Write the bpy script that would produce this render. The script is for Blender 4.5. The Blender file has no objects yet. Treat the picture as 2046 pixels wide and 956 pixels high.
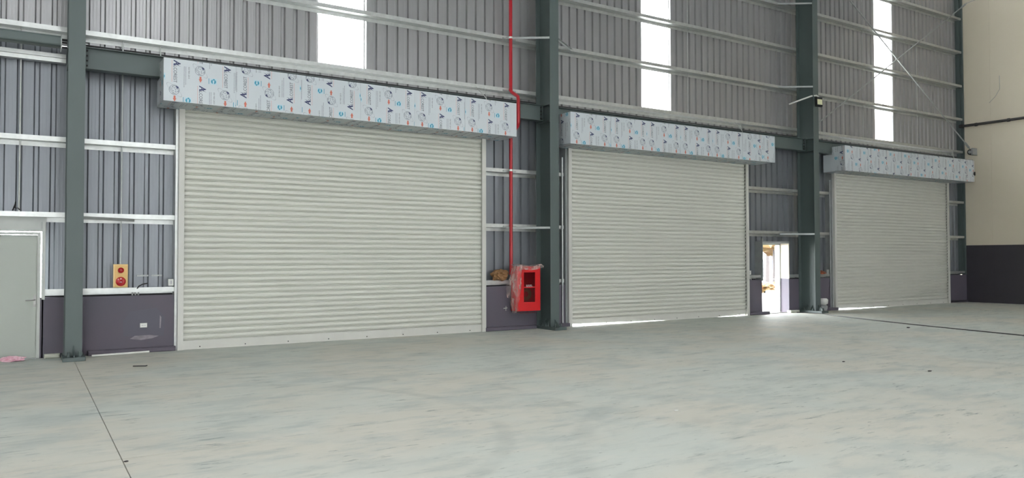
import bpy, bmesh, math, random
from mathutils import Vector, Matrix, noise

random.seed(7)
scene = bpy.context.scene
COL = scene.collection
R = math.radians

# ------------------------------------------------------------------ camera
# world: X runs along the shutter wall, Y into it (shutter curtains at Y=0), Z up, metres
CAM_H, CAM_D = 1.7, 15.383
cam_data = bpy.data.cameras.new('camera')
cam_data.sensor_fit = 'HORIZONTAL'
cam_data.sensor_width = 36.0
cam_data.lens = 36.0 * 1533.7 / 2046.0
cam_data.clip_start, cam_data.clip_end = 0.05, 400
cam = bpy.data.objects.new('camera', cam_data)
COL.objects.link(cam)
yaw, pitch, roll = R(32.412), R(1.4127), R(-0.1017)
_f0 = Vector((math.sin(yaw), math.cos(yaw), 0)); _r0 = Vector((math.cos(yaw), -math.sin(yaw), 0)); _u0 = Vector((0, 0, 1))
_fw = _f0 * math.cos(pitch) + _u0 * math.sin(pitch)
_up = _u0 * math.cos(pitch) - _f0 * math.sin(pitch)
_rt = _r0 * math.cos(roll) + _up * math.sin(roll)
_up = _up * math.cos(roll) - _r0 * math.sin(roll)
cam.matrix_world = Matrix(((_rt.x, _up.x, -_fw.x, 0), (_rt.y, _up.y, -_fw.y, -CAM_D), (_rt.z, _up.z, -_fw.z, CAM_H), (0, 0, 0, 1)))
scene.camera = cam

# ------------------------------------------------------------------ daylight: an overcast sky outside the hall
SKY_STRENGTH = 35.0
world = bpy.data.worlds.new('overcast_sky')
scene.world = world
world.use_nodes = True
_bg = world.node_tree.nodes['Background']
_bg.inputs['Color'].default_value = (0.96, 0.985, 1.0, 1)
_bg.inputs['Strength'].default_value = SKY_STRENGTH

scene.view_settings.view_transform = 'Standard'
scene.view_settings.look = 'None'
scene.view_settings.exposure = 0.0
scene.view_settings.gamma = 1.0
scene.view_settings.use_curve_mapping = False

# unseen openings behind and above the camera, placed and sized to light the hall
HX0, HX1, HY0, HZ = -22.0, 30.3, -34.0, 12.0
ROOF_STRIPS = [(-16.2, -15.8), (-10.2, -9.8), (-4.2, -3.8), (3.3, 3.7)]
ROOF_Y = (-28.0, -11.0)
BACK_OPEN = [(-13.0, -12.0, 5.6, 11.6), (-7.4, -1.0, 0.0, 2.2), (5.15, 6.15, 5.6, 11.6), (11.5, 17.9, 0.0, 2.2), (24.9, 25.9, 5.6, 11.6)]

def portal(name, loc, rot, sx, sy):
    d = bpy.data.lights.new(name, 'AREA'); d.shape = 'RECTANGLE'; d.size = sx; d.size_y = sy
    d.cycles.is_portal = True
    o = bpy.data.objects.new(name, d); o.location = loc; o.rotation_euler = rot; COL.objects.link(o)
for (a, b) in ROOF_STRIPS:
    portal('unseen_roof_portal', ((a + b) / 2, sum(ROOF_Y) / 2, HZ + .1), (0, 0, 0), b - a, ROOF_Y[1] - ROOF_Y[0])
for (a, b, c, d) in BACK_OPEN:
    portal('unseen_back_portal', ((a + b) / 2, HY0 - .1, (c + d) / 2), (R(90), 0, R(180)), b - a, d - c)

# ------------------------------------------------------------------ helpers
def lin(c):
    return tuple(((v / 255) / 12.92 if v / 255 <= .04045 else ((v / 255 + .055) / 1.055) ** 2.4) for v in c)

def mat(name, rgb, rough=.6, metal=0.0, vary=0.0, scale=3.0, stretch=(1, 1, 1), spec=.5, bump=0.0, alt=None):
    """rgb in sRGB 0-255; vary = strength of a procedural mottling of the colour towards alt"""
    m = bpy.data.materials.new(name); m.use_nodes = True
    nt = m.node_tree; b = nt.nodes['Principled BSDF']
    c = lin(rgb)
    b.inputs['Base Color'].default_value = (*c, 1)
    b.inputs['Roughness'].default_value = rough
    b.inputs['Metallic'].default_value = metal
    b.inputs['Specular IOR Level'].default_value = spec
    if vary or bump:
        tc = nt.nodes.new('ShaderNodeTexCoord'); mp = nt.nodes.new('ShaderNodeMapping')
        mp.inputs['Scale'].default_value = stretch
        nz = nt.nodes.new('ShaderNodeTexNoise'); nz.inputs['Scale'].default_value = scale
        nz.inputs['Detail'].default_value = 5
        nt.links.new(tc.outputs['Object'], mp.inputs['Vector']); nt.links.new(mp.outputs['Vector'], nz.inputs['Vector'])
        if vary:
            rp = nt.nodes.new('ShaderNodeValToRGB')
            rp.color_ramp.elements[0].position = .32; rp.color_ramp.elements[1].position = .68
            a = lin(alt) if alt else tuple(v * (1 - vary) for v in c)
            rp.color_ramp.elements[0].color = (*a, 1)
            rp.color_ramp.elements[1].color = (*c, 1)
            nt.links.new(nz.outputs['Fac'], rp.inputs['Fac']); nt.links.new(rp.outputs['Color'], b.inputs['Base Color'])
        if bump:
            bp = nt.nodes.new('ShaderNodeBump'); bp.inputs['Strength'].default_value = bump; bp.inputs['Distance'].default_value = .02
            nt.links.new(nz.outputs['Fac'], bp.inputs['Height']); nt.links.new(bp.outputs['Normal'], b.inputs['Normal'])
    return m

M = {}
M['cladding'] = mat('grey_cladding_steel', (154, 154, 155), .30, .48, .06, 5, (1, 1, .07), bump=.07)
M['cladding_low'] = mat('blue_grey_cladding_steel', (120, 124, 130), .33, .38, .06, 5, (1, 1, .07), bump=.06)
M['column'] = mat('grey_green_steel_paint', (80, 92, 91), .45, 0, .10, 1.5, (1, 1, .3))
M['galv'] = mat('galvanised_steel', (194, 197, 195), .36, .78, .14, 9, (1, 1, 1))
M['galv_dull'] = mat('dull_galvanised_steel', (160, 164, 163), .5, .3, .12, 6)
M['shutter'] = mat('off_white_shutter_paint', (207, 208, 199), .42, 0, .04, 2, (.3, 1, 1))
M['guide'] = mat('pale_grey_guide_paint', (198, 198, 192), .45, 0, .06, 3, (1, 1, .3))
M['film_sheet'] = mat('pale_grey_coated_sheet', (196, 203, 208), .28, .0, .03, 1.5)
M['purple'] = mat('purple_grey_plaster', (90, 83, 94), .65, 0, .10, 1.6, (1, 1, 1), bump=.05, alt=(84, 81, 92))
M['plaster_pale'] = mat('bare_pale_plaster', (190, 192, 180), .8, 0, .15, 6)
M['cream'] = mat('cream_wall_panel', (216, 207, 188), .5, 0, .03, .6)
M['charcoal'] = mat('charcoal_wall_paint', (58, 55, 62), .5, 0, .10, 2.0)
M['dark'] = mat('dark_recess', (38, 38, 40), .8)
M['black'] = mat('black_rubber', (22, 22, 23), .5)
M['cable'] = mat('dark_cable', (40, 38, 38), .5)
M['red_pipe'] = mat('red_pipe_paint', (166, 18, 32), .32)
M['red_box'] = mat('red_cabinet_paint', (196, 12, 22), .28)
M['white'] = mat('white_plastic', (222, 223, 218), .4)
M['print_white'] = mat('white_lettering', (206, 190, 190), .5)
M['tan'] = mat('tan_panel_enamel', (212, 172, 104), .4)
M['tan_edge'] = mat('pale_tan_edge', (226, 200, 146), .4)
M['lens_red'] = mat('red_lens', (150, 12, 22), .15)
M['bell_red'] = mat('red_bell_enamel', (178, 22, 30), .3)
M['paper'] = mat('brown_kraft_paper', (138, 102, 66), .8, 0, .25, 8)
M['pink'] = mat('pink_plastic_bag', (222, 160, 178), .35, 0, .3, 20, alt=(240, 210, 220))
M['orange_junk'] = mat('orange_brown_scraps', (168, 84, 40), .5, 0, .5, 12, alt=(70, 40, 30))
M['door'] = mat('grey_green_door_paint', (158, 164, 156), .4, 0, .03, 1)
M['frame'] = mat('grey_door_frame_paint', (176, 180, 176), .4, 0, .06, 5)
M['steel'] = mat('brushed_steel', (150, 150, 147), .35, .6)
M['navy'] = mat('navy_print', (44, 52, 98), .5)
M['ink'] = mat('grey_print', (70, 74, 88), .5)
M['ink_thin'] = mat('pale_grey_print', (112, 118, 134), .5)
M['rust'] = mat('rust_red_print', (200, 112, 96), .5)
M['rust_thin'] = mat('pale_red_print', (206, 160, 156), .5)
M['teal'] = mat('teal_print', (62, 148, 176), .5)
M['teal_pale'] = mat('pale_blue_print', (178, 205, 217), .5)
M['asphalt'] = mat('pale_yard_concrete', (96, 95, 92), .9, 0, .08, .6)
M['leaf_orange'] = mat('orange_yellow_leaves', (88, 54, 16), .7, 0, .5, 4, alt=(64, 56, 20))
M['leaf_green'] = mat('olive_leaves', (46, 48, 30), .7, 0, .5, 4)
M['bark'] = mat('grey_bark', (56, 52, 52), .9, 0, .2, 6)
M['wall_far'] = mat('pale_boundary_wall', (64, 66, 72), .8, 0, .05, 1)
M['roof'] = mat('pale_roof_steel', (200, 202, 205), .6)

def clear_film(name, rgb, trans, rough=.2):
    m = bpy.data.materials.new(name); m.use_nodes = True
    nt = m.node_tree; b = nt.nodes['Principled BSDF']; out = nt.nodes['Material Output']
    b.inputs['Base Color'].default_value = (*lin(rgb), 1); b.inputs['Roughness'].default_value = rough
    t = nt.nodes.new('ShaderNodeBsdfTransparent'); mx = nt.nodes.new('ShaderNodeMixShader')
    tc = nt.nodes.new('ShaderNodeTexCoord'); nz = nt.nodes.new('ShaderNodeTexNoise'); nz.inputs['Scale'].default_value = 5
    mr = nt.nodes.new('ShaderNodeMapRange'); mr.inputs['From Min'].default_value = .35; mr.inputs['From Max'].default_value = .65
    mr.inputs['To Min'].default_value = 1 - trans - .2; mr.inputs['To Max'].default_value = 1 - trans + .25
    mp = nt.nodes.new('ShaderNodeMapping'); mp.inputs['Scale'].default_value = (2.6, 2.6, .7)
    nt.links.new(tc.outputs['Object'], mp.inputs['Vector']); nt.links.new(mp.outputs['Vector'], nz.inputs['Vector']); nt.links.new(nz.outputs['Fac'], mr.inputs['Value'])
    nt.links.new(mr.outputs['Result'], mx.inputs['Fac'])
    nt.links.new(t.outputs[0], mx.inputs[1]); nt.links.new(b.outputs[0], mx.inputs[2]); nt.links.new(mx.outputs[0], out.inputs['Surface'])
    return m
M['wrap'] = clear_film('clear_wrinkled_plastic', (226, 200, 196), .72, .15)

def glass(name, tint, fac):
    m = bpy.data.materials.new(name); m.use_nodes = True
    nt = m.node_tree; b = nt.nodes['Principled BSDF']; out = nt.nodes['Material Output']
    b.inputs['Base Color'].default_value = (*lin(tint), 1); b.inputs['Roughness'].default_value = .06
    t = nt.nodes.new('ShaderNodeBsdfTransparent'); mx = nt.nodes.new('ShaderNodeMixShader'); mx.inputs['Fac'].default_value = fac
    nt.links.new(t.outputs[0], mx.inputs[1]); nt.links.new(b.outputs[0], mx.inputs[2]); nt.links.new(mx.outputs[0], out.inputs['Surface'])
    return m
M['glass'] = glass('cabinet_window_glass', (70, 20, 24), .35)

def translucent(name, rgb):
    m = bpy.data.materials.new(name); m.use_nodes = True
    nt = m.node_tree; out = nt.nodes['Material Output']; nt.nodes.remove(nt.nodes['Principled BSDF'])
    t = nt.nodes.new('ShaderNodeBsdfTranslucent'); t.inputs['Color'].default_value = (*lin(rgb), 1)
    t2 = nt.nodes.new('ShaderNodeBsdfTransparent'); mx = nt.nodes.new('ShaderNodeMixShader'); mx.inputs['Fac'].default_value = .3
    nt.links.new(t.outputs[0], mx.inputs[1]); nt.links.new(t2.outputs[0], mx.inputs[2]); nt.links.new(mx.outputs[0], out.inputs['Surface'])
    return m
M['skylight'] = translucent('translucent_fibreglass', (250, 250, 248))

def floor_material():
    m = bpy.data.materials.new('power_floated_concrete'); m.use_nodes = True
    nt = m.node_tree; N = nt.nodes; L = nt.links; b = N['Principled BSDF']
    tc = N.new('ShaderNodeTexCoord')
    def nz(scale, stretch=(1, 1, 1), rot=0., detail=4, rough=.55, loc=(0, 0, 0)):
        mp = N.new('ShaderNodeMapping'); mp.inputs['Scale'].default_value = stretch; mp.inputs['Rotation'].default_value = (0, 0, rot)
        mp.inputs['Location'].default_value = loc
        n = N.new('ShaderNodeTexNoise'); n.inputs['Scale'].default_value = scale; n.inputs['Detail'].default_value = detail
        n.inputs['Roughness'].default_value = rough
        L.new(tc.outputs['Object'], mp.inputs['Vector']); L.new(mp.outputs['Vector'], n.inputs['Vector'])
        return n.outputs['Fac']
    def rng(v, a, c, lo=0., hi=1.):
        r = N.new('ShaderNodeMapRange'); r.interpolation_type = 'SMOOTHSTEP'
        for k, q in zip(('From Min', 'From Max', 'To Min', 'To Max'), (a, c, lo, hi)): r.inputs[k].default_value = q
        L.new(v, r.inputs['Value']); return r.outputs['Result']
    def math_(op, a, c):
        n = N.new('ShaderNodeMath'); n.operation = op
        for i, q in enumerate((a, c)):
            if isinstance(q, (int, float)): n.inputs[i].default_value = q
            else: L.new(q, n.inputs[i])
        return n.outputs[0]
    def mixc(f, a, c):
        n = N.new('ShaderNodeMix'); n.data_type = 'RGBA'; n.blend_type = 'MIX'
        L.new(f, n.inputs[0])
        for i, q in ((6, a), (7, c)):
            if isinstance(q, tuple): n.inputs[i].default_value = (*lin(q), 1)
            else: L.new(q, n.inputs[i])
        return n.outputs[2]
    col = mixc(rng(nz(.35, loc=(3, 1, 0)), .40, .62), (198, 202, 195), (203, 200, 189))
    col = mixc(rng(nz(1.1, (.7, 1, 1), -.56, 5, .6), .48, .66, 0, .62), col, (176, 183, 179))
    col = mixc(rng(nz(4.5, (.3, 1, 1), -.56, 7, .7), .48, .68, 0, .6), col, (166, 173, 169))
    col = mixc(rng(nz(3.2, (.4, 1, 1), -.56, 6, .65, (5, 2, 0)), .50, .70, 0, .5), col, (212, 208, 198))
    # dry trowel marks: short dark flecks
    fl = math_('MULTIPLY', rng(nz(8, (.22, 1, 1), -.56, 6, .72), .56, .68), rng(nz(1.1, loc=(9, 4, 0)), .42, .6))
    col = mixc(math_('MULTIPLY', fl, .8), col, (112, 124, 122))
    fl2 = rng(nz(24, (.22, 1, 1), -.62, 3, .6, (2, 7, 0)), .66, .74)
    col = mixc(math_('MULTIPLY', fl2, .65), col, (104, 114, 114))
    # tyre arcs left by a lift truck
    sep = N.new('ShaderNodeSeparateXYZ'); L.new(tc.outputs['Object'], sep.inputs[0])
    for (cx, cy, r, w, s) in ((1.2, -7.6, 3.1, .13, .30), (1.2, -7.6, 4.2, .12, .22), (16.5, -8.5, 3.4, .14, .22), (9.5, -14.0, 5.6, .16, .22), (9.5, -14.0, 6.7, .16, .2), (12.2, -3.0, 4.5, .12, .16)):
        dx = math_('SUBTRACT', sep.outputs[0], cx); dy = math_('SUBTRACT', sep.outputs[1], cy)
        d = math_('POWER', math_('ADD', math_('MULTIPLY', dx, dx), math_('MULTIPLY', dy, dy)), .5)
        e = math_('ABSOLUTE', math_('SUBTRACT', d, r), 0)
        f = math_('MULTIPLY', rng(e, w, w * .3), rng(nz(1.3, loc=(cx, cy, 0)), .42, .62, 0, s))
        col = mixc(f, col, (150, 156, 152))
    L.new(col, b.inputs['Base Color']); b.inputs['Specular IOR Level'].default_value = .38
    L.new(rng(nz(1.6), .3, .7, .55, .72), b.inputs['Roughness'])
    bp = N.new('ShaderNodeBump'); bp.inputs['Strength'].default_value = .08; bp.inputs['Distance'].default_value = .01
    L.new(nz(18, (.5, 1, 1), -.5, 5), bp.inputs['Height']); L.new(bp.outputs['Normal'], b.inputs['Normal'])
    return m
M['floor'] = floor_material()

ORIG = {}
def link(o, parent=None):
    COL.objects.link(o)
    if parent is not None: o.parent = parent
    return o

def thing(name, label, cat, loc=(0, 0, 0), group=None):
    o = bpy.data.objects.new(name, None); o.empty_display_size = .1
    o.location = loc; o['label'] = label; o['category'] = cat
    if group: o['group'] = group
    COL.objects.link(o); ORIG[o] = Vector(loc); return o

def tag(o, label, cat, group=None):
    o['label'] = label; o['category'] = cat
    if group: o['group'] = group
    return o

def struct_root(name):
    o = bpy.data.objects.new(name, None); o['kind'] = 'structure'; o.empty_display_size = .1
    COL.objects.link(o); ORIG[o] = Vector((0, 0, 0)); return o

class MB:
    """collects shapes in world metres; build() links them as one mesh object"""
    def __init__(s): s.v = []; s.f = []; s.m = []; s.sm = []
    def add(s, vs, fs, mi=0, smooth=False):
        o = len(s.v); s.v += [tuple(v) for v in vs]
        for f in fs: s.f.append([i + o for i in f]); s.m.append(mi); s.sm.append(smooth)
        return s
    def box(s, x0, x1, y0, y1, z0, z1, mi=0):
        vs = [(x, y, z) for z in (z0, z1) for y in (y0, y1) for x in (x0, x1)]
        return s.add(vs, [(0, 2, 3, 1), (4, 5, 7, 6), (0, 1, 5, 4), (2, 6, 7, 3), (0, 4, 6, 2), (1, 3, 7, 5)], mi)
    def cbox(s, x0, x1, y0, y1, z0, z1, c=.006, mi=0):
        """box whose front (-Y) vertical and horizontal edges are chamfered"""
        a = [(x0, y1, z0), (x1, y1, z0), (x1, y1, z1), (x0, y1, z1)]
        b = [(x0, y0 + c, z0), (x1, y0 + c, z0), (x1, y0 + c, z1), (x0, y0 + c, z1)]
        d = [(x0 + c, y0, z0 + c), (x1 - c, y0, z0 + c), (x1 - c, y0, z1 - c), (x0 + c, y0, z1 - c)]
        fs = [(8, 9, 10, 11), (3, 2, 1, 0)]
        for i in range(4):
            j = (i + 1) % 4
            fs += [(i, j, j + 4, i + 4), (i + 4, j + 4, j + 8, i + 8)]
        return s.add(a + b + d, fs, mi)
    def prism(s, prof, axis, a, b, mi=0, smooth=False, caps=True):
        """closed 2D profile swept from a to b along axis; profile coords are the other two axes in xyz order"""
        n = len(prof)
        def P(p, t): return {'x': (t, p[0], p[1]), 'y': (p[0], t, p[1]), 'z': (p[0], p[1], t)}[axis]
        vs = [P(p, a) for p in prof] + [P(p, b) for p in prof]
        fs = [(i, (i + 1) % n, n + (i + 1) % n, n + i) for i in range(n)]
        s.add(vs, fs, mi, smooth)
        if caps: s.add(vs, [tuple(range(n))[::-1], tuple(range(n, 2 * n))], mi)
        return s
    def tube(s, pts, r, n=8, mi=0, caps=True):
        pts = [Vector(p) for p in pts]; rings = []
        up = None
        for i, p in enumerate(pts):
            d = (pts[min(i + 1, len(pts) - 1)] - pts[max(i - 1, 0)]).normalized()
            if up is None: up = Vector((0, 0, 1)) if abs(d.z) < .9 else Vector((1, 0, 0))
            u = d.cross(up).normalized(); w = u.cross(d).normalized(); up = w
            rr = r[i] if isinstance(r, (list, tuple)) else r
            rings.append([p + u * math.cos(2 * math.pi * k / n) * rr + w * math.sin(2 * math.pi * k / n) * rr for k in range(n)])
        vs = [v for g in rings for v in g]
        fs = [(i * n + k, i * n + (k + 1) % n, (i + 1) * n + (k + 1) % n, (i + 1) * n + k) for i in range(len(pts) - 1) for k in range(n)]
        s.add(vs, fs, mi, True)
        if caps: s.add(vs, [tuple(range(n))[::-1], tuple(range(len(vs) - n, len(vs)))], mi)
        return s
    def disc(s, c, r, depth, n=20, mi=0, dome=0.0):
        """round plate on a wall facing -Y"""
        cx, cy, cz = c
        prof = [(r, 0), (r, depth * .6), (r * .9, depth)] + ([(r * .55, depth + dome * .75)] if dome else [])
        vs = []
        for (q, dd) in prof:
            vs += [(cx + q * math.cos(2 * math.pi * k / n), cy - dd, cz + q * math.sin(2 * math.pi * k / n)) for k in range(n)]
        fs = [(i * n + k, i * n + (k + 1) % n, (i + 1) * n + (k + 1) % n, (i + 1) * n + k) for i in range(len(prof) - 1) for k in range(n)]
        vs.append((cx, cy - depth - dome, cz)); t = len(vs) - 1; base = (len(prof) - 1) * n
        fs += [(base + k, base + (k + 1) % n, t) for k in range(n)]
        return s.add(vs, fs, mi, bool(dome))
    def mesh(s, name, mats, origin=(0, 0, 0)):
        me = bpy.data.meshes.new(name); o = Vector(origin)
        me.from_pydata([Vector(v) - o for v in s.v], [], s.f)
        for m_ in (mats if isinstance(mats, (list, tuple)) else [mats]): me.materials.append(m_)
        me.polygons.foreach_set('material_index', s.m); me.polygons.foreach_set('use_smooth', s.sm)
        bm = bmesh.new(); bm.from_mesh(me); bmesh.ops.recalc_face_normals(bm, faces=bm.faces); bm.to_mesh(me); bm.free()
        me.update(); return me
    def build(s, name, mats, parent=None, origin=None):
        if parent is not None and origin is None: origin = ORIG.get(parent, (0, 0, 0))
        own = parent is None and origin is not None
        me = s.mesh(name, mats, origin or (0, 0, 0))
        o = bpy.data.objects.new(name, me); link(o, parent)
        if own: o.location = origin
        ORIG[o] = Vector(origin or (0, 0, 0))
        return o

def crumple(c, size, seed, sub=3, amp=.35, freq=3.0):
    bm = bmesh.new(); bmesh.ops.create_icosphere(bm, subdivisions=sub, radius=1)
    vs = []
    for v in bm.verts:
        d = 1 + amp * noise.noise(v.co * freq + Vector((seed, seed * 2, 0))) + amp * .5 * noise.noise(v.co * freq * 2.7 + Vector((0, seed, 3)))
        p = v.co * d; vs.append((c[0] + p.x * size[0], c[1] + p.y * size[1], c[2] + p.z * size[2]))
    fs = [[v.index for v in f.verts] for f in bm.faces]; bm.free()
    return vs, fs

# ------------------------------------------------------------------ the setting
COLS = [0.71, 10.62, 20.5]
PLANE_C = .25                                     # inner face of the cladding
SHUT = [(2.50, 8.91, 4.50), (11.49, 17.88, 4.47), (22.16, 28.83, 4.47)]
DOOR2 = (18.66, 19.85, 2.13)
DOOR1 = (-0.74, 0.21, 2.16)
SKYL = [(5.15, 6.15), (14.15, 15.15), (24.9, 25.9)]

# floor: slabs cast against saw-cut joints
floor = MB().box(HX0, HX1 + .3, HY0, .12, -.30, -.06).build('floor', M['dark']); floor['kind'] = 'structure'
def slab(poly):
    mb = MB(); n = len(poly)
    c = .0
    vs = [(x, y, 0) for x, y in poly] + [(x, y, -.06) for x, y in poly]
    mb.add(vs, [tuple(range(n))] + [(i, i + n, (i + 1) % n + n, (i + 1) % n) for i in range(n)])
    return mb.build('slab', M['floor'], floor)
jx, jy, g = .715, -8.08, .004
slab([(HX0, jy + g), (jx - g, jy + g), (jx - g, .12), (HX0, .12)])
slab([(jx + g, jy + g), (2.2, jy + g), (2.9, jy + .0004), (HX1, jy + .0004), (HX1, .12), (jx + g, .12)])
slab([(HX0, HY0), (jx - g, HY0), (jx - g, jy - g), (HX0, jy - g)])
slab([(jx + g, HY0), (HX1, HY0), (HX1, jy - .0004), (2.9, jy - .0004), (2.2, jy - g), (jx + g, jy - g)])

# back wall: profiled sheets on girts over a low plastered wall
wall_back = struct_root('wall_back')
def cladding(x0, x1, z0, z1, m='cladding', parent=None, name='cladding_sheet'):
    """profiled sheet: pans with two small stiffeners, ribs recessed outward every 250 mm"""
    pts = [(x0, 0)]
    k = math.floor((x0 - .15) / .25) - 1
    P = []
    while .15 + .25 * k < x1 + .3:
        r = .15 + .25 * k
        P += [(r - .048, 0), (r - .026, .045), (r + .026, .045), (r + .048, 0),
              (r + .088, 0), (r + .098, -.0008), (r + .108, 0), (r + .142, 0), (r + .152, -.0008), (r + .162, 0)]
        k += 1
    def at(x):
        for a, b in zip(P, P[1:]):
            if a[0] <= x <= b[0]: return a[1] + (b[1] - a[1]) * (x - a[0]) / (b[0] - a[0])
        return 0
    line = [(x0, at(x0))] + [p for p in P if x0 + 1e-4 < p[0] < x1 - 1e-4] + [(x1, at(x1))]
    n = len(line); t = .004
    vs = [(x, PLANE_C + d, z) for z in (z0, z1) for x, d in line] + [(x, PLANE_C + d + t, z) for z in (z0, z1) for x, d in line]
    fs = [(i, i + 1, n + i + 1, n + i) for i in range(n - 1)] + [(2 * n + i, 3 * n + i, 3 * n + i + 1, 2 * n + i + 1) for i in range(n - 1)]
    fs += [(0, n, 3 * n, 2 * n), (n - 1, 3 * n - 1, 4 * n - 1, 2 * n - 1)]
    return MB().add(vs, fs).build(name, M[m], parent)
Z_SPLIT = 5.46
xs = [-5.85, -4.85, -3.85, -2.85, -1.85, -.85] + [.15 + k for k in range(5)]
edges = [(-5.85 + k, -4.85 + k) for k in range(11)]                       # to 5.15
edges += [(6.15 + k, 7.15 + k) for k in range(8)]                          # to 14.15
edges += [(15.15 + k, 16.15 + k) for k in range(9)] + [(24.15, 24.9)]       # to 24.9
edges += [(25.9 + k, 26.9 + k) for k in range(4)] + [(29.9, 30.36)]
for a, b in edges: cladding(a, b, Z_SPLIT, HZ - .1, parent=wall_back)
for i, (a, b) in enumerate(SKYL):
    cladding(a, b, Z_SPLIT, 5.645, parent=wall_back)
    o = cladding(a, b, 5.645, HZ - .1, 'skylight', None, 'window_%d' % (i + 1)); o['kind'] = 'structure'
def lower(a, b, z0=1.07):
    x = a
    while x < b - .05:
        nx = math.floor(x - .15 + 1e-4) + 1 + .15
        if nx > b - .3: nx = b
        cladding(x, nx, z0, Z_SPLIT - .01, 'cladding_low', wall_back); x = nx
HOODS = [(2.03, 9.42), (10.95, 18.32), (21.64, 29.40)]
lower(-5.85, DOOR1[0] - .06); lower(DOOR1[0] - .06, DOOR1[1] + .06, 2.25); lower(DOOR1[1] + .06, 2.60)
cladding(2.38, 9.02, 4.6, Z_SPLIT - .01, parent=wall_back)
lower(8.95, 11.50); cladding(11.34, 18.0, 4.6, Z_SPLIT - .01, parent=wall_back)
lower(17.95, DOOR2[0]); lower(DOOR2[0], DOOR2[1], DOOR2[2] + .06); lower(DOOR2[1], 22.2)
cladding(22.0, 28.98, 4.6, Z_SPLIT - .01, parent=wall_back); lower(28.90, 30.36)
MB().box(-5.9, 30.3, .236, .247, Z_SPLIT + .05, Z_SPLIT + .075).build('dark_strip', M['dark'], wall_back)  # thin dark strip across the sheets just above the split

# low plastered wall under the cladding with its kerb
def low_wall(a, b, y=.04):
    MB().box(a, b, y, .24, 0, 1.03).build('low_wall', M['purple'], wall_back)
low_wall(-5.9, DOOR1[0] - .06); low_wall(DOOR1[1] + .05, 2.36); low_wall(9.05, 11.35); low_wall(18.02, DOOR2[0]); low_wall(DOOR2[1], 22.02); low_wall(28.97, 30.3)
for a, b in ((DOOR1[1] + .06, 2.36), (9.05, 11.35), (18.02, DOOR2[0] - .03), (DOOR2[1] + .02, 22.02), (28.97, 30.3)):
    MB().box(a, b, .262, .32, .9, 1.12).build('gap_shade_strip', M['dark'], wall_back)  # dark strip standing in for the shade in the gap over the low wall
baseboard = struct_root('baseboard_back')
M['purple_fresh'] = mat('fresh_purple_paint', (85, 83, 95), .6)
M['scuff'] = mat('scuffed_plaster', (150, 142, 150), .8, 0, .35, 9)
MB().add([(1.52, .0385, .30), (2.18, .0385, .27), (2.20, .0385, .62), (2.06, .0385, .80), (1.62, .0385, .74), (1.50, .0385, .55)], [(0, 1, 2, 3, 4, 5)]).build('paint_patch', M['purple_fresh'], wall_back)
MB().add([(1.62, .038, .25), (1.80, .038, .22), (1.98, .038, .24), (2.10, .038, .28), (1.95, .038, .305), (1.70, .038, .30)], [(0, 1, 2, 3, 4, 5)]).build('scuff_mark', M['scuff'], wall_back)
MB().add([(2.11, .038, .42), (2.13, .038, .42), (2.14, .038, .62), (2.115, .038, .66)], [(0, 1, 2, 3)]).build('scuff_mark', M['scuff'], wall_back)
MB().add([(9.55, .038, .50), (9.66, .038, .51), (9.66, .038, .525), (9.55, .038, .515)], [(0, 1, 2, 3)]).add([(9.61, .0375, .45), (9.622, .0375, .45), (9.626, .0375, .56), (9.614, .0375, .56)], [(0, 1, 2, 3)]).build('scuff_mark', M['plaster_pale'], wall_back)
def kerb(a, b, m, h=.085, y0=-.09):
    MB().cbox(a, b, y0, .06, 0, h, .015).build('kerb', m, baseboard)
kerb(.30, .53, M['plaster_pale'], .07); kerb(.95, 2.37, M['purple']); kerb(9.0, 10.42, M['purple']); kerb(10.85, 11.42, M['purple'])
kerb(17.98, 18.86, M['purple']); kerb(19.82, 20.25, M['plaster_pale'], .075); kerb(20.75, 22.2, M['purple']); kerb(28.98, 30.25, M['charcoal'], .08, -.04)

# end wall: cream panels above a charcoal base
wall_right = struct_root('wall_right')
ys = [.2, -.92] + [-.92 - 2.3 * k for k in range(1, 15)]
for a, b in zip(ys, ys[1:]):
    b = max(b, HY0)
    MB().box(HX1, HX1 + .1, b + .0015, a - .0015, 2.15, HZ).build('wall_panel', M['cream'], wall_right)
    MB().box(HX1 - .004, HX1 + .1, b + .0015, a - .0015, 0, 2.146).build('base_panel', M['charcoal'], wall_right)
MB().box(HX1 + .1, HX1 + .2, HY0, .4, 0, HZ).build('backing', M['cream'], wall_right)
# rest of the shell, outside the frame
wall_left = MB().box(HX0 - .2, HX0, HY0, .3, 0, HZ).build('wall_left', M['cream']); wall_left['kind'] = 'structure'
w = MB()
xcur = HX0
for (a, b, c, d) in BACK_OPEN:
    w.box(xcur, a, HY0 - .2, HY0, 0, HZ)
    w.box(a, b, HY0 - .2, HY0, d, HZ)
    if c > 0: w.box(a, b, HY0 - .2, HY0, 0, c)
    xcur = b
w.box(xcur, HX1 + .2, HY0 - .2, HY0, 0, HZ)
wall_front = w.build('wall_front', M['cladding']); wall_front['kind'] = 'structure'
w = MB(); xcur = HX0 - .2
for (a, b) in ROOF_STRIPS:
    w.box(xcur, a, HY0 - .2, .4, HZ, HZ + .06); xcur = b
    w.box(a, b, HY0 - .2, ROOF_Y[0], HZ, HZ + .06); w.box(a, b, ROOF_Y[1], .4, HZ, HZ + .06)
w.box(xcur, HX1 + .2, HY0 - .2, .4, HZ, HZ + .06)
ceiling = w.build('ceiling', M['roof']); ceiling['kind'] = 'structure'
w = MB().box(HX0 - .2, -5.85, .2, .3, 0, HZ)
o = w.build('wall_back_far', M['cladding']); o['kind'] = 'structure'; o.name = 'trim_2'

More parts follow.
